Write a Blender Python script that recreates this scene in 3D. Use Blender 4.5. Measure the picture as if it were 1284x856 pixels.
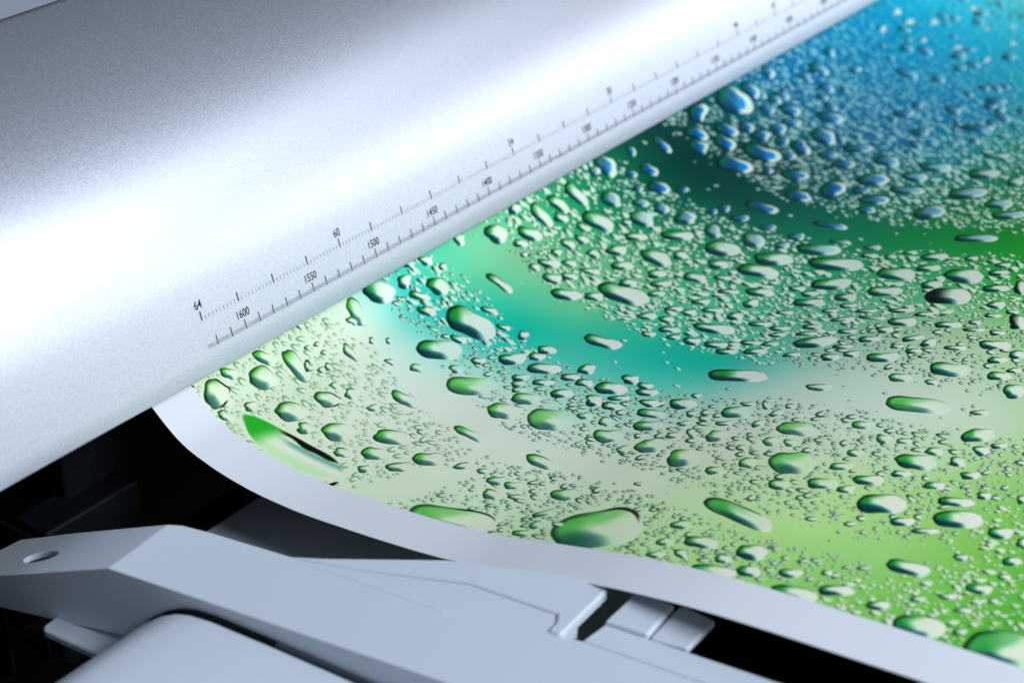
import bpy, bmesh, math
import numpy as np
from mathutils import Vector, Matrix

# ------------------------------------------------------------------ scene, camera, light
scene = bpy.context.scene
for o in list(bpy.data.objects): bpy.data.objects.remove(o)
COL = scene.collection

cam_d = bpy.data.cameras.new('camera'); cam = bpy.data.objects.new('camera', cam_d); COL.objects.link(cam)
PITCH, YAW = 0.49428, 0.63427
fw = Vector((math.cos(PITCH)*math.cos(YAW), math.cos(PITCH)*math.sin(YAW), -math.sin(PITCH)))
rt = Vector((math.sin(YAW), -math.cos(YAW), 0)); up = rt.cross(fw)
m = Matrix((rt, up, -fw)).transposed().to_4x4(); m.translation = Vector((-0.570206, -0.601048, 0.443352))
cam.matrix_world = m
cam_d.sensor_width = 36; cam_d.lens = 2400/1284*36
cam_d.clip_start = .02; cam_d.clip_end = 60
cam_d.dof.use_dof = True; cam_d.dof.focus_distance = .935; cam_d.dof.aperture_fstop = 8.6
scene.camera = cam

world = bpy.data.worlds.new('World'); scene.world = world; world.use_nodes = True
bg = world.node_tree.nodes['Background']; bg.inputs[0].default_value = (.66, .78, 1.0, 1); bg.inputs[1].default_value = WORLD_S = .09

def area(name, loc, target, sx, sy, power, col, roll_axis=None):
    l = bpy.data.lights.new(name, 'AREA'); l.shape = 'RECTANGLE'; l.size = sx; l.size_y = sy; l.energy = power; l.color = col
    o = bpy.data.objects.new(name, l); COL.objects.link(o)
    z = (Vector(loc)-Vector(target)).normalized()
    x = Vector(roll_axis or (1, 0, 0)); x = (x - x.dot(z)*z).normalized(); y = z.cross(x)
    mm = Matrix((x, y, z)).transposed().to_4x4(); mm.translation = Vector(loc); o.matrix_world = mm
    return o
area('strip_softbox', (.98, -1.0, .84), (.10, 0, .03), 1.25, .30, 2.5, (.84, .90, 1.0), (1.3, 0, .62))
area('front_softbox', (3.6, -2.6, .30), (.4, 0, .02), 3.8, 1.05, 48, (.92, .90, 1.0))
area('top_softbox', (.15, -1.65, 1.15), (.1, -.15, 0), 1.1, .5, 44, (.79, .885, 1.0))

vs = scene.view_settings; vs.view_transform = 'Standard'; vs.look = 'None'; vs.exposure = 0; vs.gamma = 1
scene.render.resolution_x = 1024; scene.render.resolution_y = 682

# ------------------------------------------------------------------ artwork data (drops: 0.1 mm on the sheet, radii in frame units)
DROPS = [[75,1138,754,217,30,3],[59,618,182,203,45,2],[202,561,126,77,10,1],[350,670,217,147,10,1],[440,577,168,77,15,0],[565,704,252,105,50,1],[304,920,224,147,5,1],[257,1048,119,84,15,1],[520,969,182,116,10,2],[346,1190,217,133,0,0],[218,1324,126,63,5,1],[309,1459,189,91,5,1],[271,1649,189,70,0,1],[474,1434,266,105,10,1],[798,1247,217,77,28,1],[894,794,147,63,40,1],[1130,613,210,98,50,1],[403,1724,224,98,5,1],[703,1738,231,63,22,1],[1620,1038,358,182,28,0],[1293,1078,309,140,8,0],[1116,1436,351,133,3,0],[1346,1301,98,49,0,0],[1206,1260,98,63,0,0],[1452,1087,112,56,20,0],[1516,813,133,63,20,0],[1068,641,84,49,15,0],[1013,976,77,49,20,0],[1069,795,49,49,0,0],[1145,848,42,56,0,0],[1074,1102,105,56,15,0],[642,1014,84,84,10,0],[631,1177,84,49,0,0],[630,914,70,49,0,0],[774,656,56,35,0,0],[707,645,49,32,0,0],[771,715,56,35,0,0],[668,788,49,49,0,0],[718,796,63,56,0,0],[163,764,91,70,0,0],[171,1510,105,49,0,0],[427,1908,126,42,-5,0],[430,2033,91,42,0,0],[386,2149,154,56,-5,1],[-2,2177,603,161,4,2],[6,740,112,63,30,1],[-20,516,70,49,30,0],[757,519,70,49,30,1],[624,731,49,91,-30,2],[595,1515,63,35,0,0],[-26,1474,70,28,-20,3],[1886,1729,262,75,12,1],[1782,2631,396,90,4,1],[2291,2184,277,64,3,0],[1470,1431,187,82,0,0],[1471,1640,224,75,5,0],[1565,1524,112,60,0,0],[1659,1522,127,60,0,0],[1722,1322,75,67,0,0],[1566,1845,120,67,0,0],[1148,1769,217,82,5,0],[978,1743,232,112,5,0],[1012,2005,314,142,3,0],[1450,1827,142,52,0,0],[1333,1729,142,45,0,0],[1431,1925,120,52,0,0],[1437,2087,217,82,0,0],[1568,2120,120,60,0,0],[1325,1592,127,45,0,0],[1263,1627,105,45,0,0],[1208,1668,97,37,0,0],[1279,1890,157,60,-5,0],[1281,2083,120,75,0,0],[1361,2183,157,30,-3,0],[1539,2226,112,37,0,0],[1477,2279,157,45,0,0],[1268,2206,142,52,0,0],[1372,2365,135,52,0,0],[1412,2535,187,75,0,0],[1514,2550,67,37,0,0],[1369,2872,217,82,0,0],[1470,2880,112,30,0,0],[1471,2981,60,67,20,0],[1484,3106,75,34,0,0],[1398,3080,105,45,-10,0],[1269,2441,206,60,5,1],[1123,2137,105,45,0,0],[1111,2271,97,60,0,0],[1144,2508,217,67,0,1],[1204,2675,97,37,0,0],[1270,2754,97,45,0,0],[1313,2650,90,45,0,0],[1243,2889,142,37,-3,0],[1275,3053,105,52,-15,0],[985,2382,217,90,0,1],[943,2654,224,105,-3,0],[1107,2922,150,82,0,0],[1111,2776,75,67,20,0],[1070,2700,112,45,0,0],[1031,2527,82,37,0,0],[859,2893,232,135,0,0],[870,2538,97,60,0,0],[1014,3116,90,45,0,0],[879,3228,135,75,0,0],[771,3118,135,60,0,0],[1110,3212,112,67,0,0],[1122,3308,90,52,0,0],[625,2238,232,75,15,1],[392,2539,209,82,0,1],[267,2205,135,60,5,1],[381,2246,135,52,0,1],[292,2325,120,34,0,1],[566,2836,75,30,0,0],[135,2900,617,277,-6,2],[439,3433,493,120,22,2],[161,3415,232,82,3,1],[265,3253,157,60,0,1],[172,3658,209,112,3,1],[108,3269,112,60,0,0],[1,3293,127,52,0,0],[43,3392,97,67,20,0],[75,3576,120,60,0,0],[-23,3592,299,82,6,2],[38,3718,168,75,5,0],[95,2590,112,52,-10,0],[10,2578,164,45,0,0],[207,2559,187,37,-12,0],[123,2687,82,37,0,0],[2079,1900,97,37,0,0],[2180,1969,157,37,0,0],[2106,2044,97,34,0,0],[2430,2390,164,34,0,0],[1263,3263,275,95,5,1],[944,3420,313,161,0,1],[737,3474,161,76,0,0],[819,3640,209,76,0,0],[816,3752,123,52,0,0],[935,3801,218,66,0,0],[996,3640,171,52,0,0],[1308,3687,104,66,0,0],[1328,3781,114,38,0,0],[1398,3536,152,57,0,0],[1136,3633,123,47,0,0],[1179,3912,284,104,3,0],[1048,3899,133,47,0,0],[1528,4047,218,95,-5,0],[1684,3675,446,104,5,1],[1739,3962,123,38,0,0],[1719,3135,180,47,3,0],[1927,3468,161,62,3,0],[1934,3633,95,43,0,0],[2097,3646,284,90,3,0],[2126,3886,171,57,0,0],[2013,4010,152,95,0,0],[1406,4119,114,66,0,0],[1484,4165,114,38,0,0],[1302,3941,123,57,0,0],[1180,4167,133,57,0,0],[1023,4072,142,57,0,0],[1263,4067,104,76,0,0],[776,3944,341,133,0,1],[941,4207,247,66,3,1],[816,4277,341,123,2,1],[801,4472,171,85,0,0],[1046,4288,104,52,0,0],[683,4083,171,57,0,0],[662,4199,190,38,0,0],[1096,4442,95,57,0,0],[770,4583,85,85,0,0],[372,4263,303,95,12,1],[369,4568,190,66,5,0],[622,4598,142,57,0,0],[547,4412,104,43,0,0],[-20,3962,313,104,10,2],[80,4094,237,76,0,0],[105,3876,161,62,0,0],[66,4283,171,62,0,0],[14,4484,360,161,6,1],[32,4807,498,261,5,1],[260,4488,123,47,0,0],[184,4395,114,38,0,0],[199,4579,123,38,0,0],[58,4628,104,43,0,0],[318,4651,76,38,0,0],[177,4000,76,43,0,0],[498,4620,95,43,0,0],[3507,2162,302,68,0,0],[3332,2372,377,83,2,0],[3275,1992,264,83,2,0],[3083,2002,279,83,5,0],[3283,1643,249,98,8,0],[3477,1465,128,90,15,0],[3474,1748,158,98,8,0],[3297,1321,219,68,5,0],[2967,1381,219,98,20,0],[3228,2803,256,90,5,0],[3245,3199,264,98,3,0],[2950,3240,317,113,0,4],[3049,2493,264,83,-3,0],[2973,2858,234,68,0,0],[3094,3076,151,57,0,0],[2769,2504,226,53,0,0],[2821,2162,196,53,0,0],[2867,2675,151,57,0,0],[3507,2898,181,53,0,0],[3334,2943,166,49,0,0],[2843,1726,166,64,10,0],[3077,1479,106,60,0,0],[3066,1742,143,60,0,0],[2781,1504,136,57,0,0],[2677,1597,151,45,0,0],[2662,2197,113,53,-10,0],[2479,2208,113,53,0,0],[2246,2824,294,75,-3,0],[2326,3099,151,45,0,0],[2573,3159,196,60,0,0],[2590,3407,181,45,0,0],[2440,3725,219,57,0,0],[3112,3439,181,49,0,0],[2903,3531,136,49,0,0],[2351,3413,113,53,-10,0],[2125,3276,219,68,0,0],[2131,3097,113,45,0,0],[2074,3008,136,49,0,0],[2087,2558,173,41,0,0],[2050,2406,151,38,0,0],[2110,2302,166,38,0,0],[2106,2159,128,45,0,0],[2272,1766,128,53,0,0],[2287,1884,106,45,0,0],[2417,1949,113,45,0,0],[2500,2052,151,34,0,0],[2424,1846,121,38,0,0],[2571,1932,121,41,0,0],[2552,1646,128,38,0,0],[2443,2702,143,34,0,0],[2349,2718,143,30,0,0],[2610,2443,113,34,0,0],[2401,2524,143,34,0,0],[2315,2564,128,34,0,0],[2190,2471,143,34,0,0],[2194,2587,113,34,0,0],[2072,2783,121,34,0,0],[2455,3119,113,49,0,0],[2722,3081,181,34,0,0],[2690,3226,136,30,0,0],[2578,3681,113,34,0,0],[2660,3524,90,34,0,0],[2570,3556,151,26,0,0],[2237,3385,113,34,0,0],[2287,3808,136,45,0,0],[2408,2926,136,30,0,0],[2215,3001,151,26,0,0],[2562,2818,170,26,-5,0],[2602,2974,188,23,5,0],[2891,2437,128,38,0,0],[2941,2334,113,38,0,0],[2691,2893,158,26,0,0],[2669,2688,113,30,0,0],[2749,2755,121,34,0,0],[3478,1939,106,45,0,0],[3634,1943,121,45,0,0],[3687,1719,121,38,0,0],[3661,2218,136,23,0,0],[3627,2450,113,38,0,0],[3504,2494,121,34,0,0],[3568,2719,98,34,0,0],[3496,2632,90,34,0,0],[3501,3127,90,38,0,0],[3325,3363,143,38,0,0],[3434,3341,113,34,0,0],[3156,3551,83,98,0,4],[2736,3720,132,106,0,4],[2381,3868,113,53,0,0],[2848,3645,90,30,0,0],[2768,3574,113,30,0,0],[3821,3004,294,53,3,1],[3874,2046,234,34,6,0],[2757,1996,151,30,0,0],[2912,1864,128,30,0,0],[2267,3280,90,30,0,0],[2336,3565,151,34,0,0],[2383,3315,151,38,-8,0],[2215,3924,98,38,0,0],[2375,617,175,119,20,0],[2634,539,84,84,20,0],[2098,536,84,84,20,0],[2589,722,175,84,15,0],[2468,741,98,56,10,0],[2064,899,210,56,38,1],[2451,1493,351,126,18,0],[2255,1234,210,77,12,0],[2335,1371,126,63,12,0],[2588,1431,133,56,10,0],[2778,656,196,84,40,0],[2961,648,168,77,30,0],[3149,652,210,77,40,0],[3347,797,154,98,30,0],[3078,891,231,105,30,0],[2890,734,112,56,20,0],[2946,867,98,56,20,0],[2720,914,119,56,35,0],[2836,936,98,63,30,0],[2594,923,77,56,25,0],[2759,1078,98,63,15,0],[2463,963,147,63,10,0],[2360,930,84,49,15,0],[2557,1042,105,49,10,0],[2438,1125,119,46,8,0],[2348,1070,140,63,15,0],[2573,1180,140,42,8,0],[2893,1151,147,70,5,0],[2755,1282,154,63,5,0],[3327,1045,175,105,20,0],[3116,1143,154,56,5,0],[3534,1055,112,84,10,0],[3482,932,105,63,15,0],[3838,753,133,70,30,0],[3544,587,182,126,35,0],[3429,579,84,63,20,0],[3834,585,91,49,40,0],[3682,712,91,42,25,0],[3600,830,70,49,10,0],[3218,1004,70,42,10,0],[3734,903,154,84,20,0],[4126,645,168,49,35,1],[2536,873,49,35,0,0],[2409,817,56,35,0,0],[2503,866,42,28,0,0],[1354,568,245,161,15,0],[1721,715,154,119,20,0],[1781,546,98,70,15,0],[1552,591,98,98,25,0],[1666,524,70,56,0,0],[1567,708,154,49,10,0],[1858,628,63,49,0,0],[1722,1187,105,35,20,0],[1805,1028,119,42,22,0],[5052,631,270,167,28,0],[4658,582,135,127,20,0],[5290,628,151,79,35,0],[5591,581,111,71,25,0],[4741,793,159,79,20,0],[4487,702,167,71,20,0],[4592,875,159,95,25,0],[4385,789,143,79,15,0],[4908,851,119,71,20,0],[4900,979,127,87,0,0],[4680,1108,262,103,22,0],[4395,1071,262,103,18,0],[5084,997,127,64,15,0],[5388,922,151,71,20,0],[5245,1017,127,56,10,0],[4953,1109,103,56,0,0],[4959,1252,143,95,30,0],[5212,1282,183,103,25,0],[4767,1263,95,56,0,0],[4519,1447,191,64,8,0],[4224,1632,183,71,8,0],[4414,1776,175,103,-10,0],[5526,1161,183,71,12,0],[6093,749,143,71,20,0],[6374,908,79,56,0,0],[6371,676,71,64,0,0],[6629,1208,159,56,20,0],[5153,1573,199,56,3,0],[5016,1848,175,64,5,0],[4849,1626,159,56,3,0],[4949,1458,135,48,0,0],[4679,1921,214,79,0,0],[4819,2144,175,56,0,0],[5024,2189,222,56,0,0],[4970,2547,222,64,0,0],[4582,2205,238,48,0,0],[4595,2601,278,71,-2,0],[4354,2092,207,56,0,0],[4180,2126,119,48,0,0],[4244,2515,222,87,-5,0],[4404,2891,199,64,0,0],[4213,3035,238,52,0,0],[4812,2816,119,56,0,0],[4473,1944,127,40,0,0],[4480,1271,79,56,0,0],[3956,1524,230,64,14,1],[5833,2108,238,40,0,0],[5329,2474,183,32,0,0],[6409,1991,159,40,0,0],[5604,1801,135,48,0,0],[5909,1536,143,48,0,0],[7466,786,71,48,0,5],[7119,732,56,48,0,5],[7662,908,56,56,0,5],[7382,1246,71,32,0,5],[7254,1542,64,40,0,5],[7708,1550,56,40,0,5],[7303,1006,56,32,0,5],[8211,993,56,40,0,5],[8083,1388,48,32,0,5],[7910,1254,40,24,0,5],[7466,664,79,32,0,5],[3534,1233,143,103,10,0],[3801,1344,95,48,0,0],[3734,1496,127,48,0,0],[3726,1309,71,40,0,0],[3840,1016,87,40,0,0]]
FRAME_COEF = [[1856.1,-926.96,818.47,2993.0],[-1265.9,-1604.4,20132.0,-25256.0],[4005.9,-204.53,-137500.0,103040.0],[-6618.0,11644.0,474380.0,-289770.0],[-4411.2,-36704.0,-735480.0,595850.0],[7092.0,28909.0,429420.0,-516290.0],[-2731.2,1368.8,-1293.0,-1801.2],[2029.0,2285.1,8182.7,4963.4],[-14701.0,3688.5,-19937.0,-11027.0],[28349.0,-13056.0,-24000.0,28193.0],[-13283.0,37424.0,59305.0,-159210.0],[1271.0,-24940.0,-23910.0,197570.0],[2678.8,-1385.0,1139.5,1125.6],[-919.39,-2283.4,-14923.0,2059.9],[14585.0,-4238.9,44115.0,-12211.0],[-23208.0,-3450.2,-29649.0,54746.0],[6355.6,-3547.4,4192.2,-45952.0],[-1667.8,931.15,-612.87,-648.8],[-752.84,1020.3,9662.2,-930.1],[-5474.1,5517.6,-23702.0,-2933.5],[6716.1,2984.7,9552.0,-3990.6],[469.43,-289.41,147.51,187.72],[653.53,-73.597,-2549.0,174.79],[189.75,-2811.8,4946.3,1918.4]]
FRAME_EXP = [[0,0],[0,1],[0,2],[0,3],[0,4],[0,5],[1,0],[1,1],[1,2],[1,3],[1,4],[1,5],[2,0],[2,1],[2,2],[2,3],[2,4],[3,0],[3,1],[3,2],[3,3],[4,0],[4,1],[4,2]]
CLEAR_BANDS = [[[209,47,34],[217,72,30],[209,96,30],[193,136,34],[182,174,34],[177,218,26],[173,255,26],[174,292,20],[172,337,22],[170,379,24],[178,416,24]],[[394,56,28],[409,82,28],[400,118,26],[390,164,20],[384,211,17],[379,266,15],[375,332,12]],[[112,50,22],[118,89,26],[96,131,24],[69,185,20],[69,228,12],[61,280,12],[46,319,12],[38,368,12],[40,404,10],[53,440,8]],[[-14,164,18],[19,181,12],[42,200,8]]]
INK_COLOURS = [[-5,54,188,210,190],[61,51,178,207,188],[108,55,184,213,200],[24,59,180,207,188],[58,85,183,209,193],[107,81,190,215,208],[66,132,195,215,205],[67,161,190,212,200],[66,193,195,215,205],[8,155,190,215,195],[5,211,180,212,185],[52,241,190,215,200],[54,284,190,215,195],[157,53,60,190,180],[187,54,70,190,165],[130,66,140,215,205],[152,74,20,178,170],[182,70,90,195,155],[219,63,105,190,150],[232,85,115,188,145],[284,75,35,155,105],[344,69,5,110,75],[257,56,80,180,138],[259,106,95,178,130],[176,99,30,180,160],[178,125,0,170,155],[212,138,90,185,140],[197,170,40,175,150],[195,212,0,165,150],[194,242,0,165,145],[218,227,60,170,140],[160,205,60,180,165],[156,125,20,175,165],[132,111,130,205,200],[145,175,100,190,180],[176,276,120,190,180],[173,301,165,200,190],[173,336,174,206,192],[164,382,180,207,193],[210,326,165,198,182],[226,299,130,188,165],[233,267,80,170,140],[260,202,70,170,130],[276,139,75,170,120],[332,125,20,130,90],[351,90,5,105,75],[413,79,5,58,52],[419,60,0,50,45],[400,118,0,60,55],[394,162,0,80,70],[387,210,0,100,75],[386,262,5,125,65],[381,304,12,130,45],[384,329,18,135,40],[328,353,30,150,50],[319,318,50,160,100],[315,272,50,165,110],[317,221,20,140,100],[270,377,120,185,120],[249,351,150,190,150],[510,60,0,90,110],[470,59,0,65,75],[564,52,0,100,155],[615,48,0,112,158],[686,50,0,125,170],[722,70,0,132,180],[166,305,175,203,193],[156,365,178,207,194],[161,325,176,207,195],[161,410,175,200,180],[123,370,176,205,182],[122,401,160,202,160],[113,173,185,212,203],[123,139,165,210,202],[97,218,180,210,197],[121,264,178,208,193],[76,335,176,207,170],[685,84,0,128,178],[625,116,0,112,160],[589,103,0,100,145],[511,114,5,90,105],[470,125,5,65,65],[530,164,0,95,135],[738,125,5,160,205],[868,124,90,215,235],[819,87,40,185,220],[693,198,20,160,190],[611,184,0,118,172],[518,215,20,125,145],[559,254,10,140,130],[464,295,20,130,80],[450,204,10,100,90],[116,289,185,208,195],[110,336,180,208,185],[70,317,175,210,175],[50,369,160,208,140],[84,389,152,202,132],[113,413,146,196,124],[37,413,134,194,116],[53,440,116,180,88],[95,450,106,178,78],[39,473,82,166,60],[22,455,92,174,68],[153,425,150,195,140],[139,401,165,200,160],[9,409,116,182,94],[20,367,140,200,115],[12,332,165,210,150],[-1,300,165,210,155],[-2,372,130,198,110],[5,485,60,150,40]]
SHEET_PROFILE = [[0.05,0.012],[0.03,-0.006],[0.0125,-0.0229],[-0.0049,-0.0361],[-0.0238,-0.0426],[-0.0433,-0.046],[-0.0737,-0.0473],[-0.1128,-0.0445],[-0.1303,-0.0427],[-0.1726,-0.0366],[-0.2112,-0.0268],[-0.2538,-0.0163],[-0.2875,-0.0102],[-0.3254,-0.0058],[-0.3595,-0.0028],[-0.3931,0.0001],[-0.46,0.005],[-0.56,0.01],[-0.7,0.014]]
rng = np.random.default_rng(11)

# ------------------------------------------------------------------ helpers
def mat(name, col, rough=.5, metal=0, spec=.5):
    m = bpy.data.materials.new(name); m.use_nodes = True
    b = m.node_tree.nodes['Principled BSDF']
    b.inputs['Base Color'].default_value = (*col, 1); b.inputs['Roughness'].default_value = rough
    b.inputs['Metallic'].default_value = metal; b.inputs['Specular IOR Level'].default_value = spec
    return m, m.node_tree, b
def add(nt, kind, **kw):
    n = nt.nodes.new(kind)
    for k, v in kw.items(): setattr(n, k, v)
    return n
def grain(nt, b, scale, amount, bump, col, detail=2, dist=.0004):
    tc = add(nt, 'ShaderNodeTexCoord'); no = add(nt, 'ShaderNodeTexNoise')
    no.inputs['Scale'].default_value = scale; no.inputs['Detail'].default_value = detail
    nt.links.new(tc.outputs['Object'], no.inputs['Vector'])
    mr = add(nt, 'ShaderNodeMapRange'); nt.links.new(no.outputs['Fac'], mr.inputs['Value'])
    mr.inputs['From Min'].default_value = .3; mr.inputs['From Max'].default_value = .7
    mr.inputs['To Min'].default_value = 1-amount; mr.inputs['To Max'].default_value = 1+amount
    vm = add(nt, 'ShaderNodeVectorMath', operation='SCALE'); vm.inputs[0].default_value = col
    nt.links.new(mr.outputs['Result'], vm.inputs['Scale']); nt.links.new(vm.outputs[0], b.inputs['Base Color'])
    bu = add(nt, 'ShaderNodeBump'); bu.inputs['Strength'].default_value = bump; bu.inputs['Distance'].default_value = dist
    nt.links.new(no.outputs['Fac'], bu.inputs['Height']); nt.links.new(bu.outputs[0], b.inputs['Normal'])
    return no, tc

M = {}
# silver metallic paint: fine flakes
M['silver'], nt, b = mat('silver_metallic_paint', (.635, .665, .73), .40, .80)
no, tc = grain(nt, b, 1300, .10, .05, (.635, .665, .73), 3, .0003)
vo = add(nt, 'ShaderNodeTexVoronoi'); vo.inputs['Scale'].default_value = 1500; nt.links.new(tc.outputs['Object'], vo.inputs['Vector'])
mr = add(nt, 'ShaderNodeMapRange'); nt.links.new(vo.outputs['Color'], mr.inputs['Value']); mr.inputs['To Min'].default_value = .36; mr.inputs['To Max'].default_value = .46
nt.links.new(mr.outputs['Result'], b.inputs['Roughness'])
M['plastic'], nt, b = mat('pale_moulded_plastic', (.60, .655, .715), .42, 0, .45)
grain(nt, b, 900, .012, .05, (.60, .655, .715), 3, .0003)
M['grey_plastic'], nt, b = mat('grey_moulded_plastic', (.44, .48, .54), .5, 0, .4)
grain(nt, b, 900, .02, .05, (.44, .48, .54), 3, .0003)
M['shade_grey'], nt, b = mat('seam_shade_grey', (.05, .06, .075), .6, 0, .2)
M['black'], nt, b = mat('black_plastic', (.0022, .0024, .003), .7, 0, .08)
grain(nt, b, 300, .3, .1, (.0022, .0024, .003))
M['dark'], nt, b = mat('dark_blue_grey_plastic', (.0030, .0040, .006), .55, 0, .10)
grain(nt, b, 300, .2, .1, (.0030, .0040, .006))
M['ink'], nt, b = mat('black_scale_ink', (.02, .022, .028), .6, 0, .2)
M['fine_ink'], nt, b = mat('fine_grey_scale_ink', (.16, .18, .21), .6, 0, .2)

def link(name, me, m, parent=None, smooth=True):
    if not me.materials: me.materials.append(M[m] if isinstance(m, str) else m)
    o = bpy.data.objects.new(name, me); COL.objects.link(o); o.parent = parent
    if smooth: me.polygons.foreach_set('use_smooth', [True]*len(me.polygons))
    return o
def raw(name, verts, faces, m, parent=None, smooth=True):
    me = bpy.data.meshes.new(name); me.from_pydata(verts, [], faces)
    bm = bmesh.new(); bm.from_mesh(me); bmesh.ops.recalc_face_normals(bm, faces=bm.faces); bm.to_mesh(me); bm.free()
    return link(name, me, m, parent, smooth)
def bev(o, w, seg=4, ang=25):
    b = o.modifiers.new('edge', 'BEVEL'); b.width = w; b.segments = seg; b.limit_method = 'ANGLE'; b.angle_limit = math.radians(ang); b.harden_normals = True
    return o
def prism(name, outline, z0, z1, m, parent=None, bevel=0, seg=4, smooth=True):
    n = len(outline); z = (lambda i: z1[i]) if isinstance(z1, (list, tuple)) else (lambda i: z1)
    v = [(x, y, z(i)) for i, (x, y) in enumerate(outline)] + [(x, y, z0) for x, y in outline]
    f = [tuple(range(n)), tuple(range(2*n-1, n-1, -1))] + [(i, (i+1) % n, n+(i+1) % n, n+i) for i in range(n)]
    o = raw(name, v, f, m, parent, smooth and bevel > 0)
    if bevel: bev(o, bevel, seg)
    return o
def box(name, a, b, m, parent=None, bevel=0):
    return prism(name, [(a[0], a[1]), (b[0], a[1]), (b[0], b[1]), (a[0], b[1])], a[2], b[2], m, parent, bevel)
def root(name, loc, label, cat):
    o = bpy.data.objects.new(name, None); COL.objects.link(o); o.location = loc; o.empty_display_size = .05
    o['label'] = label; o['category'] = cat
    return o

printer = root('large_format_printer', (0, 0, 0), 'silver and pale grey wide-format printer with a ruler scale on its curved cover', 'printer')

# ------------------------------------------------------------------ cover: section in the YZ plane swept along X
TH = 1.29089
def cover_section():
    """outer surface from the lip upwards; list of (y, z, arc length, nx-normal y, z)"""
    pts = []; c, s = math.cos(TH), math.sin(TH)
    t0, r = .03, .16
    a = TH; y, z, L = c*t0, s*t0, t0
    up_ = [(y, z, L)]
    n = math.radians(61)/48
    for _ in range(48):
        a -= n/2; y += r*n*math.cos(a); z += r*n*math.sin(a); a -= n/2; L += r*n; up_.append((y, z, L))
    low = [(c*t, s*t, t) for t in np.linspace(-.0108, t0, 6)[:-1]]
    return low + up_, a
SEC, A_END = cover_section()
def on_cover(x, t, off=.00012):
    ts = [p[2] for p in SEC]
    y = np.interp(t, ts, [p[0] for p in SEC]); z = np.interp(t, ts, [p[1] for p in SEC])
    if t < SEC[0][2]: y, z = math.cos(TH)*t, math.sin(TH)*t
    a = TH if t <= .03 else TH-(t-.03)/.16
    return (x, y-math.sin(a)*off, z+math.cos(a)*off)

X0, X1 = -.62, 1.45
sec = [(p[0], p[1]) for p in SEC]
c, s = math.cos(TH), math.sin(TH)
base = Vector((c*-.0108, s*-.0108)); tv = Vector((c, s)); nv = Vector((s, -c))       # nv points inwards (+y)
lip = []
rl = .0011
cen = base + nv*rl
for k in range(1, 9):
    an = math.pi*k/8
    lip.append(tuple(cen - nv*rl*math.cos(an) - tv*rl*math.sin(an)))
inner = [tuple(Vector(p) + Vector((.0022, 0))) for p in [(c*.02, s*.02)]]
# closed thin shell: outer curve, end of the curve, and an inner curve 2.2 mm inside
outer_c = sec
inn = []
for p in SEC:
    a = TH if p[2] <= .03 else TH-(p[2]-.03)/.16
    inn.append((p[0]+math.sin(a)*.0022, p[1]-math.cos(a)*.0022))
loop = outer_c + inn[::-1] + lip[::-1][1:]
xs = list(np.linspace(X0, X1, 24)); n = len(loop)
v = [(x, p[0], p[1]) for x in xs for p in loop]
f = [(i*n+j, (i+1)*n+j, (i+1)*n+(j+1) % n, i*n+(j+1) % n) for i in range(len(xs)-1) for j in range(n)]
f += [tuple(range(n)), tuple((len(xs)-1)*n+j for j in range(n))[::-1]]
cover = raw('cover', v, f, 'silver', printer)
cover['label'] = 'curved silver metallic front cover'

# ruler scales printed on the cover (x grows as the value falls)
def quad_marks(name, marks, m, parent):
    v, f = [], []
    for x, t0, t1, w in marks:
        i = len(v); v += [on_cover(x-w/2, t0), on_cover(x+w/2, t0), on_cover(x+w/2, t1), on_cover(x-w/2, t1)]; f.append((i, i+1, i+2, i+3))
    me = bpy.data.meshes.new(name); me.from_pydata(v, [], f)
    o = link(name, me, m, parent, False); o['kind'] = 'stuff'
    return o
mm_x = lambda v: 1.6256 - v/1000
H = .01464
quad_marks('millimetre_ticks', [(mm_x(v), 0, .0023, .00022) for v in range(700, 1627) if v % 10], 'fine_ink', cover)
quad_marks('centimetre_ticks', [(mm_x(v), 0, .0050, .00055) for v in range(700, 1621, 10)], 'ink', cover)
quad_marks('tenth_inch_ticks', [(1.6256-v*.00254, H, H+.0019, .00026) for v in range(280, 640) if v % 10], 'fine_ink', cover)
quad_marks('inch_ticks', [(1.6256-v*.0254, H, H+.0048, .00066) for v in range(28, 65)], 'ink', cover)
def number(txt, x, t, h, ws=.80):
    cu = bpy.data.curves.new('ruler_number', 'FONT'); cu.body = txt; cu.size = 1; cu.align_x = 'CENTER'; cu.resolution_u = 4; cu.offset = .006
    ob = bpy.data.objects.new('tmp', cu); COL.objects.link(ob)
    me = bpy.data.meshes.new_from_object(ob.evaluated_get(bpy.context.evaluated_depsgraph_get()))
    bpy.data.objects.remove(ob)
    k = h/.73
    for vt in me.vertices: vt.co = on_cover(x + vt.co.x*k*ws, t + vt.co.y*k)
    me.materials.clear(); me.name = 'ruler_number'
    link('ruler_number', me, 'ink', cover, False)
for v in range(1600, 699, -50): number(str(v), mm_x(v), .0062, .0043)
for v in (64, 60, 54, 50, 44, 42, 36, 30): number(str(v), 1.6256-v*.0254, H+.0060, .0045)

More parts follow.
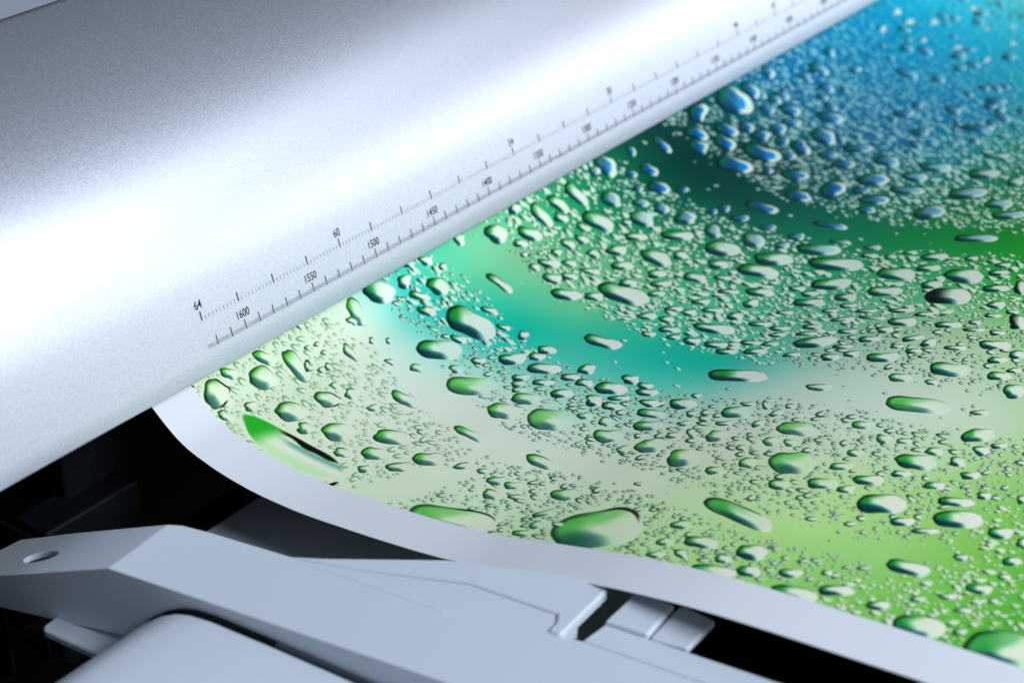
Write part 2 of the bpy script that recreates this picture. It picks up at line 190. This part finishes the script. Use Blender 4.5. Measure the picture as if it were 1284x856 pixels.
# ------------------------------------------------------------------ rest of the machine behind and under the cover
ye, ze = SEC[-1][0], SEC[-1][1]
tp = raw('top_panel', [(X0, ye+.004, ze-.003), (X1, ye+.004, ze-.003), (X1, ye+.5, ze+.045), (X0, ye+.5, ze+.045),
                       (X0, ye+.004, ze-.02), (X1, ye+.004, ze-.02), (X1, ye+.5, ze-.02), (X0, ye+.5, ze-.02)],
         [(0, 1, 2, 3), (0, 4, 5, 1), (1, 5, 6, 2), (2, 6, 7, 3), (3, 7, 4, 0), (4, 7, 6, 5)], 'grey_plastic', printer)
bev(tp, .002)
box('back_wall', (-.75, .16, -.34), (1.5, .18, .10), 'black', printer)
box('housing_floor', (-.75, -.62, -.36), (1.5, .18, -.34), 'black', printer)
box('side_light_block', (-.77, -.30, -.36), (-.75, .18, .02), 'black', printer)  # unseen wall, added with the others to keep world light out of the throat
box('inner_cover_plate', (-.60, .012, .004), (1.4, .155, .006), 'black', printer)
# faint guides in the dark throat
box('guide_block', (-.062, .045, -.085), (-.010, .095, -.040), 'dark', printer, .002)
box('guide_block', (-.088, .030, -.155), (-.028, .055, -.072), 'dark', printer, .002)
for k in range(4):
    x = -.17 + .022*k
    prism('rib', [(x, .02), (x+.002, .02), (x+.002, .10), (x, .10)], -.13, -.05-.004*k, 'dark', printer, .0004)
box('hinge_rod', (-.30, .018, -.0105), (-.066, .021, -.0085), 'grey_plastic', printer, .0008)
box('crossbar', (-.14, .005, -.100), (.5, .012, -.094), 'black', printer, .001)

# lower platen in the shade of the sheet
box('lower_platen', (-.038, -.240, -.105), (1.3, -.0135, -.085), 'plastic', printer, .003)
box('platen_notch', (-.012, -.016, -.100), (.006, -.002, -.089), 'dark', printer, .001)

# support arm: bent plate with a sloping lip and an oval hole
ridge = [(-.1386, -.0739), (-.1308, -.1255), (-.1203, -.1955), (-.1115, -.2546), (-.092, -.385), (-.080, -.50)]
right = [(-.030, -.50), (-.0480, -.385), (-.0562, -.3144), (-.0622, -.2606), (-.0653, -.2547), (-.0480, -.2500), (-.0440, -.2200), (-.0560, -.1800), (-.0870, -.1299), (-.0940, -.0895), (-.0973, -.0756), (-.1004, -.0704)]
ZA = -.020
LN = Vector((-.0191, .379, .9252))
def lipz(x, y): return ZA - (LN.x*(x+.1386)+LN.y*(y+.0739))/LN.z
bm = bmesh.new()
top_pts = ridge + right
tv_ = [bm.verts.new((x, y, ZA)) for x, y in top_pts]
bm.faces.new(tv_)
lip_out = [(-.1486, .0225), (-.1398, .0342), (-.1121, .0180), (-.1063, -.0132)]
lip_out = [(-.1486, .010), (-.1486, .026), (-.1222, .0209), (-.1121, .0180), (-.1063, -.0132)]
lv = [tv_[0]] + [bm.verts.new((x, y, lipz(x, y))) for x, y in lip_out] + [tv_[-1]]
hc = Vector((-.1285, -.0168)); ha = Vector((.0037, .0172))/2; ha = Vector((-.0037, .0179))/2; hb = Vector((.0095, .0022))/2*1.05
hv = []
for k in range(28):
    an = 2*math.pi*k/28; p = hc + ha*math.cos(an) + hb*math.sin(an); hv.append(bm.verts.new((p.x, p.y, lipz(p.x, p.y))))
ed = []
for L in (lv, hv):
    for i in range(len(L)):
        e = bm.edges.get((L[i], L[(i+1) % len(L)])) or bm.edges.new((L[i], L[(i+1) % len(L)])); ed.append(e)
bmesh.ops.triangle_fill(bm, edges=ed, use_beauty=True)
bmesh.ops.recalc_face_normals(bm, faces=bm.faces)
if sum(f_.normal.z for f_ in bm.faces) < 0: bmesh.ops.reverse_faces(bm, faces=bm.faces)
ex = bmesh.ops.extrude_face_region(bm, geom=list(bm.faces), use_keep_orig=True)
hole = set(tuple(round(c_, 6) for c_ in h.co.xy) for h in hv)
left = set(tuple(round(c_, 6) for c_ in p) for p in ridge + [lip_out[0]])
for e in ex['geom']:
    if isinstance(e, bmesh.types.BMVert):
        key = tuple(round(c_, 6) for c_ in e.co.xy)
        if key in hole: e.co.z -= .003
        elif key in left: e.co.z -= .0128 if e.co.y > .005 else .034 if e.co.y > -.08 else .030
        else: e.co.z -= .014
bmesh.ops.recalc_face_normals(bm, faces=bm.faces)
me = bpy.data.meshes.new('support_arm'); bm.to_mesh(me); bm.free()
arm = link('support_arm', me, 'plastic', printer); bev(arm, .0034, 6, 16)
arm['label'] = 'pale bent arm with an oval hole in its sloping end'

# small tab under the arm; its greyer plastic paints in the arm's shade
prism('tab', [(-.136, -.0385), (-.1500, -.0400), (-.1520, -.0425), (-.1500, -.0700), (-.1480, -.0800), (-.130, -.0790)], -.0620, -.0578, 'grey_plastic', printer, .0012)

# raised tray plate beside the arm, stepped edge and two small blocks
prism('tray_plate', [(-.0883, -.1312), (-.0790, -.1578), (-.0589, -.2033), (-.0545, -.2440), (-.0590, -.2466), (-.0660, -.2474), (-.0653, -.2535), (-.0285, -.2515), (-.0262, -.2470), (-.0300, -.2300), (-.0505, -.1850)],
      -.0245, -.0188, 'plastic', printer, .0016)
prism('tray_crease', [(-.0895, -.1330), (-.0850, -.1560), (-.0800, -.2060), (-.0680, -.2180), (-.0600, -.2080), (-.0800, -.1600)], -.030, [-.0198, -.01975, -.0198, -.0205, -.0205, -.0199], 'plastic', printer, .0004, 2)
prism('side_strip', [(-.0605, -.2608), (-.0545, -.3144), (-.046, -.385), (-.030, -.50), (-.014, -.50), (-.0290, -.385), (-.0375, -.3340), (-.0462, -.2620)], -.055, -.0212, 'plastic', printer, .0008)
prism('small_block', [(-.0465, -.2617), (-.0220, -.2610), (-.0202, -.2640), (-.0205, -.2788), (-.0440, -.2808)], -.0245, -.0195, 'plastic', printer, .0014)
prism('small_block', [(-.0440, -.2818), (-.0190, -.2800), (-.0176, -.2830), (-.0186, -.2968), (-.0409, -.2974)], -.0240, -.0207, 'plastic', printer, .0009)
box('recess_floor', (-.045, -.60, -.070), (.25, -.238, -.062), 'black', printer)
for k in range(3): box('recess_slot', (-.030+.03*k, -.50, -.062), (-.027+.03*k, -.305, -.058), 'dark', printer, .0005)

# lower body with the rounded shoulder, in front of the arm
sh = [(-.0845, -.12), (-.0850, -.0560), (-.0890, -.0440), (-.0960, -.0370), (-.1040, -.0312), (-.1110, -.0278), (-.1178, -.0262), (-.1281, -.0258), (-.158, -.0282), (-.195, -.0318), (-.26, -.038), (-.50, -.060), (-.50, -.12)]
def side_x(y): return -.1386 + (y+.0739)/(-.9888)*.1491
v = [(side_x(y)-.0022, y, z) for y, z in sh] + [(-.60, y, z) for y, z in sh]; n = len(sh)
f = [tuple(range(n)), tuple(range(2*n-1, n-1, -1))] + [(i, (i+1) % n, n+(i+1) % n, n+i) for i in range(n)]
lb = raw('lower_body', v, f, 'plastic', printer); bev(lb, .0035, 5, 28)
lb['label'] = 'pale lower body with a rounded shoulder'
for nm, part_, col_ in (('gap_shade_strip', sh[2:9], 'dark'), ('seam_strip', sh[8:-2], 'shade_grey')):  # dark strips paint in the shade of the gap beside the arm
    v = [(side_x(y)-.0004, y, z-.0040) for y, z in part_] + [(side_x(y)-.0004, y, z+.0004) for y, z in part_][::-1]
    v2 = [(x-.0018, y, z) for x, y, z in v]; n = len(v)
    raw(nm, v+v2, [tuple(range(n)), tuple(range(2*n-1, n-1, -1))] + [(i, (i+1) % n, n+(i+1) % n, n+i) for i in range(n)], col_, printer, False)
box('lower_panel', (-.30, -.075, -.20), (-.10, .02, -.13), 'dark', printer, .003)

# ------------------------------------------------------------------ printed sheet
KY = np.array([p[0] for p in SHEET_PROFILE]); KZ = np.array([p[1] for p in SHEET_PROFILE])
def prof(y):
    t = -np.asarray(y, float); k = -KY; sl = np.diff(KZ)/np.diff(k); h_ = np.diff(k)
    mm_ = np.empty(len(k)); mm_[0] = sl[0]; mm_[-1] = sl[-1]; mm_[1:-1] = (sl[:-1]*h_[1:]+sl[1:]*h_[:-1])/(k[2:]-k[:-2])
    i = np.clip(np.searchsorted(k, t)-1, 0, len(k)-2); h = k[i+1]-k[i]; u = (t-k[i])/h
    return (2*u**3-3*u**2+1)*KZ[i]+(u**3-2*u**2+u)*h*mm_[i]+(-2*u**3+3*u**2)*KZ[i+1]+(u**3-u**2)*h*mm_[i+1]
yy = np.linspace(.05, -.70, 3001); zz = prof(yy); ss = np.concatenate([[0], np.cumsum(np.hypot(np.diff(yy), np.diff(zz)))])

# texture: u -> X is finer near the ruler's 64 end; v -> arc length s
TW, THH = 3200, 2500
XA, XB, KU = -.004, 1.20, 1.25
S0, S1 = .030, .560
def u_to_x(u): return XA + (XB-XA)*(np.exp(KU*u)-1)/(math.exp(KU)-1)
def x_to_u(x): return np.log(1+(np.asarray(x)-XA)/(XB-XA)*(math.exp(KU)-1))/KU
tx = u_to_x((np.arange(TW)+.5)/TW); ts_ = S0+(S1-S0)*(np.arange(THH)+.5)/THH
def smooth(a, b, x): t = np.clip((x-a)/(b-a), 0, 1); return t*t*(3-2*t)

# ink colours: smooth interpolation of swatches over the sheet
IC = np.array(INK_COLOURS, float); P = IC[:, :2]/1000; V = IC[:, 2:]/255
A_ = np.sqrt(((P[:, None]-P[None])**2).sum(-1)+.004**2); n = len(P)
K = np.zeros((n+1, n+1)); K[:n, :n] = A_-np.eye(n)*.006; K[:n, n] = 1; K[n, :n] = 1
sol = np.linalg.solve(K, np.vstack([V, np.zeros((1, 3))]))
GW, GH = 220, 150
gx = u_to_x(np.linspace(0, 1, GW)); gs = np.linspace(S0, S1, GH)
G = np.empty((GH, GW, 3))
for j in range(GH):
    d = np.sqrt((gx[:, None]-P[None, :, 0])**2+(gs[j]-P[None, :, 1])**2+.004**2)
    G[j] = d@sol[:n]+sol[n]
G = np.clip(G, 0, .95)
def up_rows(Gr, N):
    q = np.linspace(0, Gr.shape[0]-1, N); i = np.clip(q.astype(int), 0, Gr.shape[0]-2); w = (q-i)[:, None, None].astype(np.float32)
    return Gr[i]*(1-w)+Gr[i+1]*w
G = G.astype(np.float32)
img = up_rows(np.ascontiguousarray(up_rows(G, THH).transpose(1, 0, 2)), TW).transpose(1, 0, 2).copy()

CO = np.array(FRAME_COEF)
def frame(x, s):
    m_ = np.array([x**i*s**j for i, j in FRAME_EXP]); a, b_, c_, d_ = m_@CO
    return a, b_, c_, d_            # du/dX, dv/dX, du/ds, dv/ds
def lerp(a, b, t): return a+(b-a)*t
def bgcol(x, s):
    i = int(np.clip(float(x_to_u(x))*(GW-1), 0, GW-1)); j = int(np.clip((s-S0)/(S1-S0)*(GH-1), 0, GH-1)); return G[j, i]
WHITE = np.array([.88, .96, .92])
def zone(x, s):
    bg_ = bgcol(x, s); lum = float(bg_@np.array([.3, .55, .15])); sage = float(smooth(.69, .79, lum))
    deep = float(1-smooth(.22, .40, lum)); blue = float(smooth(-.06, .14, bg_[2]-bg_[1]))
    return bg_, lum, sage, deep, blue
def drop(x, s, rx, ry, ang, style, wob=.08):
    a, b_, c_, d_ = frame(x, s)
    det = abs(a*d_-b_*c_); R_ = max(rx, ry)*1.35
    ex_ = R_*math.hypot(d_, c_)/det; es_ = R_*math.hypot(a, b_)/det
    i0, i1 = np.searchsorted(tx, [x-ex_, x+ex_]); j0 = int((s-es_-S0)/(S1-S0)*THH); j1 = int((s+es_-S0)/(S1-S0)*THH)+1
    j0 = max(j0, 0); j1 = min(j1, THH)
    if i1-i0 < 1 or j1-j0 < 1: return
    X = (tx[i0:i1]-x)[None]; S = (ts_[j0:j1]-s)[:, None]
    U = a*X+c_*S; W_ = b_*X+d_*S
    ca, sa = math.cos(ang), math.sin(ang)
    pu = U*ca+W_*sa; qu = -U*sa+W_*ca; p = pu/rx; q = qu/ry
    h = rng.uniform(0, 6.28, 8)
    if rx > 1.7*ry and style != 3:      # long drops end in round caps
        rr_ = ry; pc = np.maximum(np.abs(pu)-(rx-rr_)*.6, 0)/(rx-(rx-rr_)*.6); r = np.sqrt(pc*pc+q*q)
    else: r = np.sqrt(p*p+q*q)
    ph = np.arctan2(q, p)
    rb = 1+wob*(.4*np.sin(ph+h[0])+.7*np.sin(2*ph+h[1])+.7*np.sin(3*ph+h[2])+.45*np.sin(4*ph+h[3])+.35*np.sin(6*ph+h[4])+.2*np.sin(9*ph+h[5]))
    r = r/rb
    xx, y2 = (p*ca*1.0-q*sa)/rb, (p*sa+q*ca)/rb       # shading axes: right, down
    bg_, lum, sage, deep, blue = zone(x, s)
    pale = lerp(WHITE, bg_, .10); pale = lerp(pale, np.clip(bg_*1.05+.01, 0, .92), sage)
    green = lerp(np.array([.08, .52, .17]), np.array([.24, .68, .20]), sage); green = lerp(green, np.array([.03, .38, .48]), blue*.8*(1-sage))
    far = float(smooth(.42, .8, x)); pale = lerp(pale, lerp(bg_, np.array([.75, .93, 1.]), .7), far)
    if rx > 40 and sage > .2: pale = lerp(pale, np.array([.84, .90, .86]), .55)
    dark = lerp(np.array([.015, .07, .05]), bg_*.7, far); teal = lerp(np.array([.02, .33, .31]), np.array([.03, .30, .46]), max(blue, deep, .35*(1-sage)))
    w1, w2 = rng.uniform(-.10, .10, 2); wv = .07*np.sin(3.1*y2+h[6])+.05*np.sin(5*xx+h[7])
    lim = -.08 if rx > 40 else -.22 if sage < .5 else -.30
    g = smooth(lim-.42, lim+.12, xx*.92+y2*.10+w1+wv)
    g = g*(1-.5*smooth(.3, .9, -y2)*(1-smooth(-.2, .5, xx)))
    glow = smooth(-.2, .85, xx+.25*y2+.08*np.sin(4*y2+h[2]))[..., None]
    body = lerp(pale*(.93+.03*sage), np.minimum(pale*1.07, .97), glow)
    col = lerp(green, body, g[..., None])
    bd = y2*.95-xx*.62+wv
    band = smooth(.12, .46, bd)*(1-smooth(.02, .50, xx+w2))*(1-.8*smooth(.90, 1, r)*(xx > -.2))
    band *= smooth(-.35, .25, y2)
    col = lerp(col, teal, (band*(.95-.35*sage))[..., None])
    core = smooth(.40, .70, bd)*(1-smooth(-.1, .3, xx))*smooth(-.2, .3, y2)*.65*(1-.5*sage)
    col = lerp(col, teal*.45, core[..., None])
    dd = max(deep, blue*float(smooth(.30, .45, x)))
    if dd > 0:         # drops on dark ink: green left, blue belly, white rim on the right and below
        bl = (1-smooth(.50, .80, r+.16*xx+.10*y2))*dd
        belly = lerp(np.array([.03, .34, .24]), np.array([.0, .24, .46]), smooth(-.7, -.15, xx)[..., None])
        belly = lerp(belly, np.array([.0, .44, .74]), smooth(-.1, .5, xx+.2*y2)[..., None])
        col = lerp(col, belly, (bl*.93*(1-.6*far))[..., None])
    if rx > 26 and (rx > 45 or sage > .5):        # the largest drops hold more green and cloudy patches
        cl = .5+.5*np.sin(3.2*xx+2.1*y2+h[3])*np.sin(2.3*y2-1.4*xx+h[4])
        vg = smooth(-.15, .55, -xx*.55-y2*.75+.25*cl)*.60+smooth(.45, .85, cl)*.16
        col = lerp(col, lerp(green, pale, .25), np.clip(vg, 0, 1)[..., None])
        col = lerp(col, np.array([.90, .96, .92]), ((1-smooth(.15, .55, np.hypot((xx-.22)/.9, (y2-.12)/.6)))*.35)[..., None])
    lf = smooth(.0, .75, -xx*.90-y2*.22)
    edge = 1-1.6/max(min(rx, ry*1.5), 2.2)
    col = lerp(col, dark, (smooth(edge-.30, min(edge+.05, .97), r)*lf*(.95-.22*sage))[..., None])
    tr = smooth(edge-.06, edge+.06, r)*smooth(.25, .75, -y2)*(1-smooth(.3, .9, xx))*.75
    col = lerp(col, dark*.7+green*.3, tr[..., None])
    bl_ = smooth(edge-.05, edge+.06, r)*smooth(.3, .8, y2)*(1-smooth(-.1, .45, xx))*.75
    col = lerp(col, dark, bl_[..., None])
    if style in (1, 2):
        st = .8 if style == 1 else 1.; th = max(edge-.04, .80) if style == 1 else min(edge-.10, .84)
        if style == 2 and rx > 25: th = .93-.13*smooth(-.3, .4, xx)
        cr = smooth(th, th+.06, r)*smooth(-.35, .05, xx)*smooth(.05, .45, -y2+.20*xx)*(1-smooth(.80, 1, xx))
        col = lerp(col, np.array([.07, .05, .02]), np.clip(cr*st*(.55+.45*sage), 0, 1)[..., None])
        if sage > .5 and x < .14 and s < .16:
            th = .88 if style == 1 else .78
            cr = smooth(th, th+.06, r)*smooth(.05, .45, xx)*smooth(.30, .65, y2)*(.9 if rx < 30 else .0)
            col = lerp(col, np.array([.09, .07, .03]), cr[..., None])
    if style == 3:      # the long torn drop by the corner, black along its upper side
        if rx < 12: col = col*0+np.array([.10, .09, .03])
        else:
            cr = smooth(-.48, -.20, p)*smooth(.50, .66, -q+.05*np.sin(6*p)+.04*np.sin(13*p)+.16*p)*(1-.55*smooth(.88, 1, r))
            col = lerp(pale, green, (smooth(.2, .7, np.abs(q+.1))*.25)[..., None])
            gl = (1-smooth(-.75, -.30, p+.25*q)); col = lerp(col, np.array([.10, .60, .12]), (gl*.95)[..., None])
            gl = smooth(-.1, .35, -q)*(1-smooth(.35, .55, -q))*smooth(-.5, 0, p); col = lerp(col, np.array([.20, .52, .45]), (gl*.7)[..., None])
            col = lerp(col, np.array([.02, .04, .03]), cr[..., None])
    if style == 4: col = lerp(col, dark*.5, (smooth(-.4, .5, -xx-.1)*.9)[..., None])
    if style == 5: col = lerp(bg_*.8, np.clip(bg_*.25+.70, 0, 1), smooth(-.7, .1, xx+.3*y2)[..., None])
    alpha = 1-smooth(.94, 1.02, r)
    if sage > .3: alpha = alpha*lerp(1, 1-.85*smooth(.0, .8, xx)*smooth(.4, .9, r)*(style != 2), sage)
    if style == 3: alpha = 1-smooth(.94, 1.02, r)
    alpha = alpha[..., None]
    reg = img[j0:j1, i0:i1]
    img[j0:j1, i0:i1] = reg*(1-alpha)+col*alpha
DK = np.array([.03, .15, .10]); GN = np.array([.12, .42, .24]); BT = np.array([.03, .30, .45])
def rr_big(v): return v > 1.6
def tiny(x, s, rx, ry, ang, wob):
    a, b_, c_, d_ = frame(x, s)
    det = abs(a*d_-b_*c_); R_ = max(rx, ry)*1.35
    ex_ = R_*math.hypot(d_, c_)/det; es_ = R_*math.hypot(a, b_)/det
    i0, i1 = np.searchsorted(tx, [x-ex_, x+ex_]); j0 = int((s-es_-S0)/(S1-S0)*THH); j1 = int((s+es_-S0)/(S1-S0)*THH)+1
    if i1-i0 < 1 or j0 < 0 or j1 > THH: return
    X = (tx[i0:i1]-x)[None]; S = (ts_[j0:j1]-s)[:, None]
    U = a*X+c_*S; W_ = b_*X+d_*S; ca, sa = math.cos(ang), math.sin(ang)
    p = (U*ca+W_*sa)/rx; q = (-U*sa+W_*ca)/ry
    q = q+.35*wob*np.sin(2.6*p+ang*40)*3        # bent, worm-like outlines
    r = np.sqrt(p*p+q*q)
    bg_, lum, sage, deep, blue = zone(x, s)
    pale = lerp(lerp(WHITE, bg_, .12), np.clip(bg_*1.07, 0, .93), sage*.9)
    far = float(smooth(.35, .8, x))
    soft = (1-float(smooth(.06, .22, x)))*(1-float(smooth(.12, .26, s)))
    dk = lerp(lerp(DK, BT, max(blue, deep*.6)), lerp(bg_*.55, np.array([.25, .66, .30]), .6), sage*(.10+.60*soft))
    dk = lerp(dk, bg_, far*.4); pale = lerp(pale, lerp(bg_, np.array([.55, .90, 1.]), .30), far); pale = lerp(pale, lerp(bg_, WHITE, .5), min(1, deep*.5+.4*blue*(1-sage)*(1-far)))
    al = 1-smooth(.70, 1.10, r)
    if sage > .5 or (lum > .60 and rr_big(rx)):      # on pale ink only the outline of the left half shows
        ring = smooth(.30, .72, r)*(1-smooth(.92, 1.12, r))*(.25+.75*smooth(-.35, .35, -p+.15))*(.75+.25*smooth(-.2, .5, q))
        col = lerp(pale, lerp(dk, GN, .35), np.clip(ring*1.25, 0, 1)[..., None])
        al = (1-smooth(.95, 1.15, r))*(1-.85*smooth(.1, .8, p))
    else:
        g = smooth(-.50, .10, p*.85-q*.45+.10)[..., None]
        col = lerp(dk, pale, g)
    al = al[..., None]*(.95-.40*soft*sage)
    if rx > 2.6: occ[j0:j1, i0:i1] |= r < 1.15
    img[j0:j1, i0:i1] = img[j0:j1, i0:i1]*(1-al)+col*al

def band_d(x, s):
    """signed clearance in frame units to the dry bands (negative inside)"""
    best = 99; a, b_, c_, d_ = frame(x, s)
    for pl in CLEAR_BANDS:
        for (xa, sa, wa), (xb, sb, wb) in zip(pl[:-1], pl[1:]):
            pa = np.array([xa, sa])/1000; pb = np.array([xb, sb])/1000
            def uv(q_): dx, ds = q_[0]-x, q_[1]-s; return np.array([a*dx+c_*ds, b_*dx+d_*ds])
            A1, B1 = uv(pa), uv(pb); ab = B1-A1; t = np.clip(-(A1@ab)/(ab@ab+1e-9), 0, 1)
            best = min(best, np.linalg.norm(A1+ab*t)-(wa+(wb-wa)*t))
    return best
occ = np.zeros((THH, TW), bool)
# clearance map on a coarse grid
BW, BH = 120, 80
BM = np.array([[band_d(x, s) for x in u_to_x(np.linspace(0, 1, BW))] for s in np.linspace(S0, S1, BH)])
def clear(x, s):
    u = float(x_to_u(x))*(BW-1); v_ = (s-S0)/(S1-S0)*(BH-1); i = int(np.clip(u, 0, BW-2)); j = int(np.clip(v_, 0, BH-2)); u -= i; v_ -= j
    return BM[j, i]*(1-u)*(1-v_)+BM[j, i+1]*u*(1-v_)+BM[j+1, i]*(1-u)*v_+BM[j+1, i+1]*u*v_
def small_drops(n, r0, r1, power, gap, wob):
    """gap: keep off occupied ink; drawn before the big drops"""
    xs_ = rng.uniform(0, 1, n)
    cnt = 0
    for k in range(n):
        u = xs_[k]; x = XA+(1.05-XA)*u**1.15; s = rng.uniform(S0+.002, S1-.03)
        c = clear(x, s)
        if c < 0 and rng.random() > .012: continue
        if c > 0 and rng.random() > smooth(-2, 14, c)*.8+.2: continue
        rr = r0*(r1/r0)**(rng.random()**power)*(1-.35*smooth(.5, .8, x))
        if c < 10: rr = min(rr, 2.6)
        i = int(np.clip(float(x_to_u(x))*TW, 0, TW-1)); j = int((s-S0)/(S1-S0)*THH)
        if occ[j, i]: continue
        el = rng.uniform(1.4, 2.2); tilt = math.radians(rng.normal(26 if x < .35 and s < .13 else 3, 9))
        tiny(x, s, rr*el, rr/el*1.15, tilt, wob); cnt += 1
    return cnt
# big drops first mark where they will stand, small ones fill in between
for x, s, rx, ry, ang, st in DROPS:
    x, s, rx, ry = x/1e4, s/1e4, rx/10, ry/10
    a, b_, c_, d_ = frame(x, s); det = abs(a*d_-b_*c_)
    ex_ = max(rx, ry)*math.hypot(d_, c_)/det*1.1; es_ = max(rx, ry)*math.hypot(a, b_)/det*1.1
    i0, i1 = np.searchsorted(tx, [x-ex_, x+ex_]); j0 = max(0, int((s-es_-S0)/(S1-S0)*THH)); j1 = int((s+es_-S0)/(S1-S0)*THH)+1
    X = (tx[i0:i1]-x)[None]; S = (ts_[j0:j1]-s)[:, None]; U = a*X+c_*S; W_ = b_*X+d_*S
    ca, sa = math.cos(math.radians(ang)), math.sin(math.radians(ang))
    occ[j0:j1, i0:i1] |= (((U*ca+W_*sa)/(rx+1))**2+((-U*sa+W_*ca)/(ry+1))**2) < 1
small_drops(14000, 2.2, 5.6, 1.3, 0, .10)
small_drops(18000, 1.6, 2.8, 1, 0, .10)
small_drops(24000, .8, 1.6, 1.2, 0, .05)
for k in range(150):      # medium drops over the far blue part
    x, s = rng.uniform(.52, .98), rng.uniform(.065, .30)
    if clear(x, s) > 6: r_ = rng.uniform(3.2, 7.5); drop(x, s, r_*1.5, r_*.62, math.radians(rng.normal(14, 10)), 0, .15)
for x, s, rx, ry, ang, st in DROPS:
    drop(x/1e4, s/1e4, rx/10*.95, ry/10*.88, math.radians(ang), st, .25 if st == 5 else .045 if rx > 300 else .09 if rx > 150 else .15)

# ink on the paper: photograph-like swatch values to reflectance
img = np.clip(img, 0, 1)
lin = np.where(img <= .04045, img/12.92, ((img+.055)/1.055)**2.4)
lin = lin/np.array([.645, .755, .885]); lin = lin/np.maximum(1, lin.max(-1, keepdims=True)/.90); lin = np.clip(lin, .002, .9).astype(np.float32)
px = np.ones((THH, TW, 4), np.float32); px[..., :3] = lin
PAPER = (.77, .785, .815)
px[:, :2, :3] = PAPER
im = bpy.data.images.new('droplet_artwork', TW, THH, float_buffer=True); im.colorspace_settings.name = 'Linear Rec.709'
im.pixels.foreach_set(px.ravel()); im.update(); im.pack()

ys_ = np.concatenate([np.linspace(.05, -.42, 150), np.linspace(-.42, -.70, 24)[1:]]); sv = np.interp(-ys_, -yy, ss); zs_ = prof(ys_)
xsx = np.concatenate([[-.03, -.022, -.012, XA], u_to_x(np.linspace(0, 1, 161))[1:]])
nx, ny = len(xsx), len(ys_)
vt = [(float(x), float(y), float(z)) for x in xsx for y, z in zip(ys_, zs_)]
fc = [(i*ny+j, i*ny+j+1, (i+1)*ny+j+1, (i+1)*ny+j) for i in range(nx-1) for j in range(ny-1)]
me = bpy.data.meshes.new('printed_sheet'); me.from_pydata(vt, [], fc)
uvl = me.uv_layers.new(name='UVMap')
uu = np.where(xsx <= XA, (xsx-XA)*1.0, x_to_u(np.maximum(xsx, XA))); vv = (sv-S0)/(S1-S0)
li = np.empty(len(me.loops), np.int32); me.loops.foreach_get('vertex_index', li)
uvl.data.foreach_set('uv', np.stack([uu[li//ny], vv[li % ny]], -1).astype(np.float32).ravel())
M['sheet'], nt, b = mat('glossy_print_paper', PAPER, .5, 0, .07)
ti = add(nt, 'ShaderNodeTexImage', image=im, extension='EXTEND', interpolation='Cubic')
uvn = add(nt, 'ShaderNodeUVMap'); nt.links.new(uvn.outputs[0], ti.inputs[0])
sx_ = add(nt, 'ShaderNodeSeparateXYZ'); nt.links.new(uvn.outputs[0], sx_.inputs[0])
gt = add(nt, 'ShaderNodeMath', operation='GREATER_THAN'); gt.inputs[1].default_value = .0003; nt.links.new(sx_.outputs[0], gt.inputs[0])
mx = add(nt, 'ShaderNodeMix', data_type='RGBA'); mx.inputs['A'].default_value = (*PAPER, 1)
nt.links.new(gt.outputs[0], mx.inputs['Factor']); nt.links.new(ti.outputs[0], mx.inputs['B']); nt.links.new(mx.outputs['Result'], b.inputs['Base Color'])
sheet = link('printed_sheet', me, 'sheet')
so = sheet.modifiers.new('thickness', 'SOLIDIFY'); so.thickness = .0003; so.offset = 0
es = sheet.modifiers.new('crisp_edge', 'EDGE_SPLIT'); es.split_angle = math.radians(50)
sheet['label'] = 'curling glossy print of green and blue water drops coming out under the cover'
sheet['category'] = 'print'
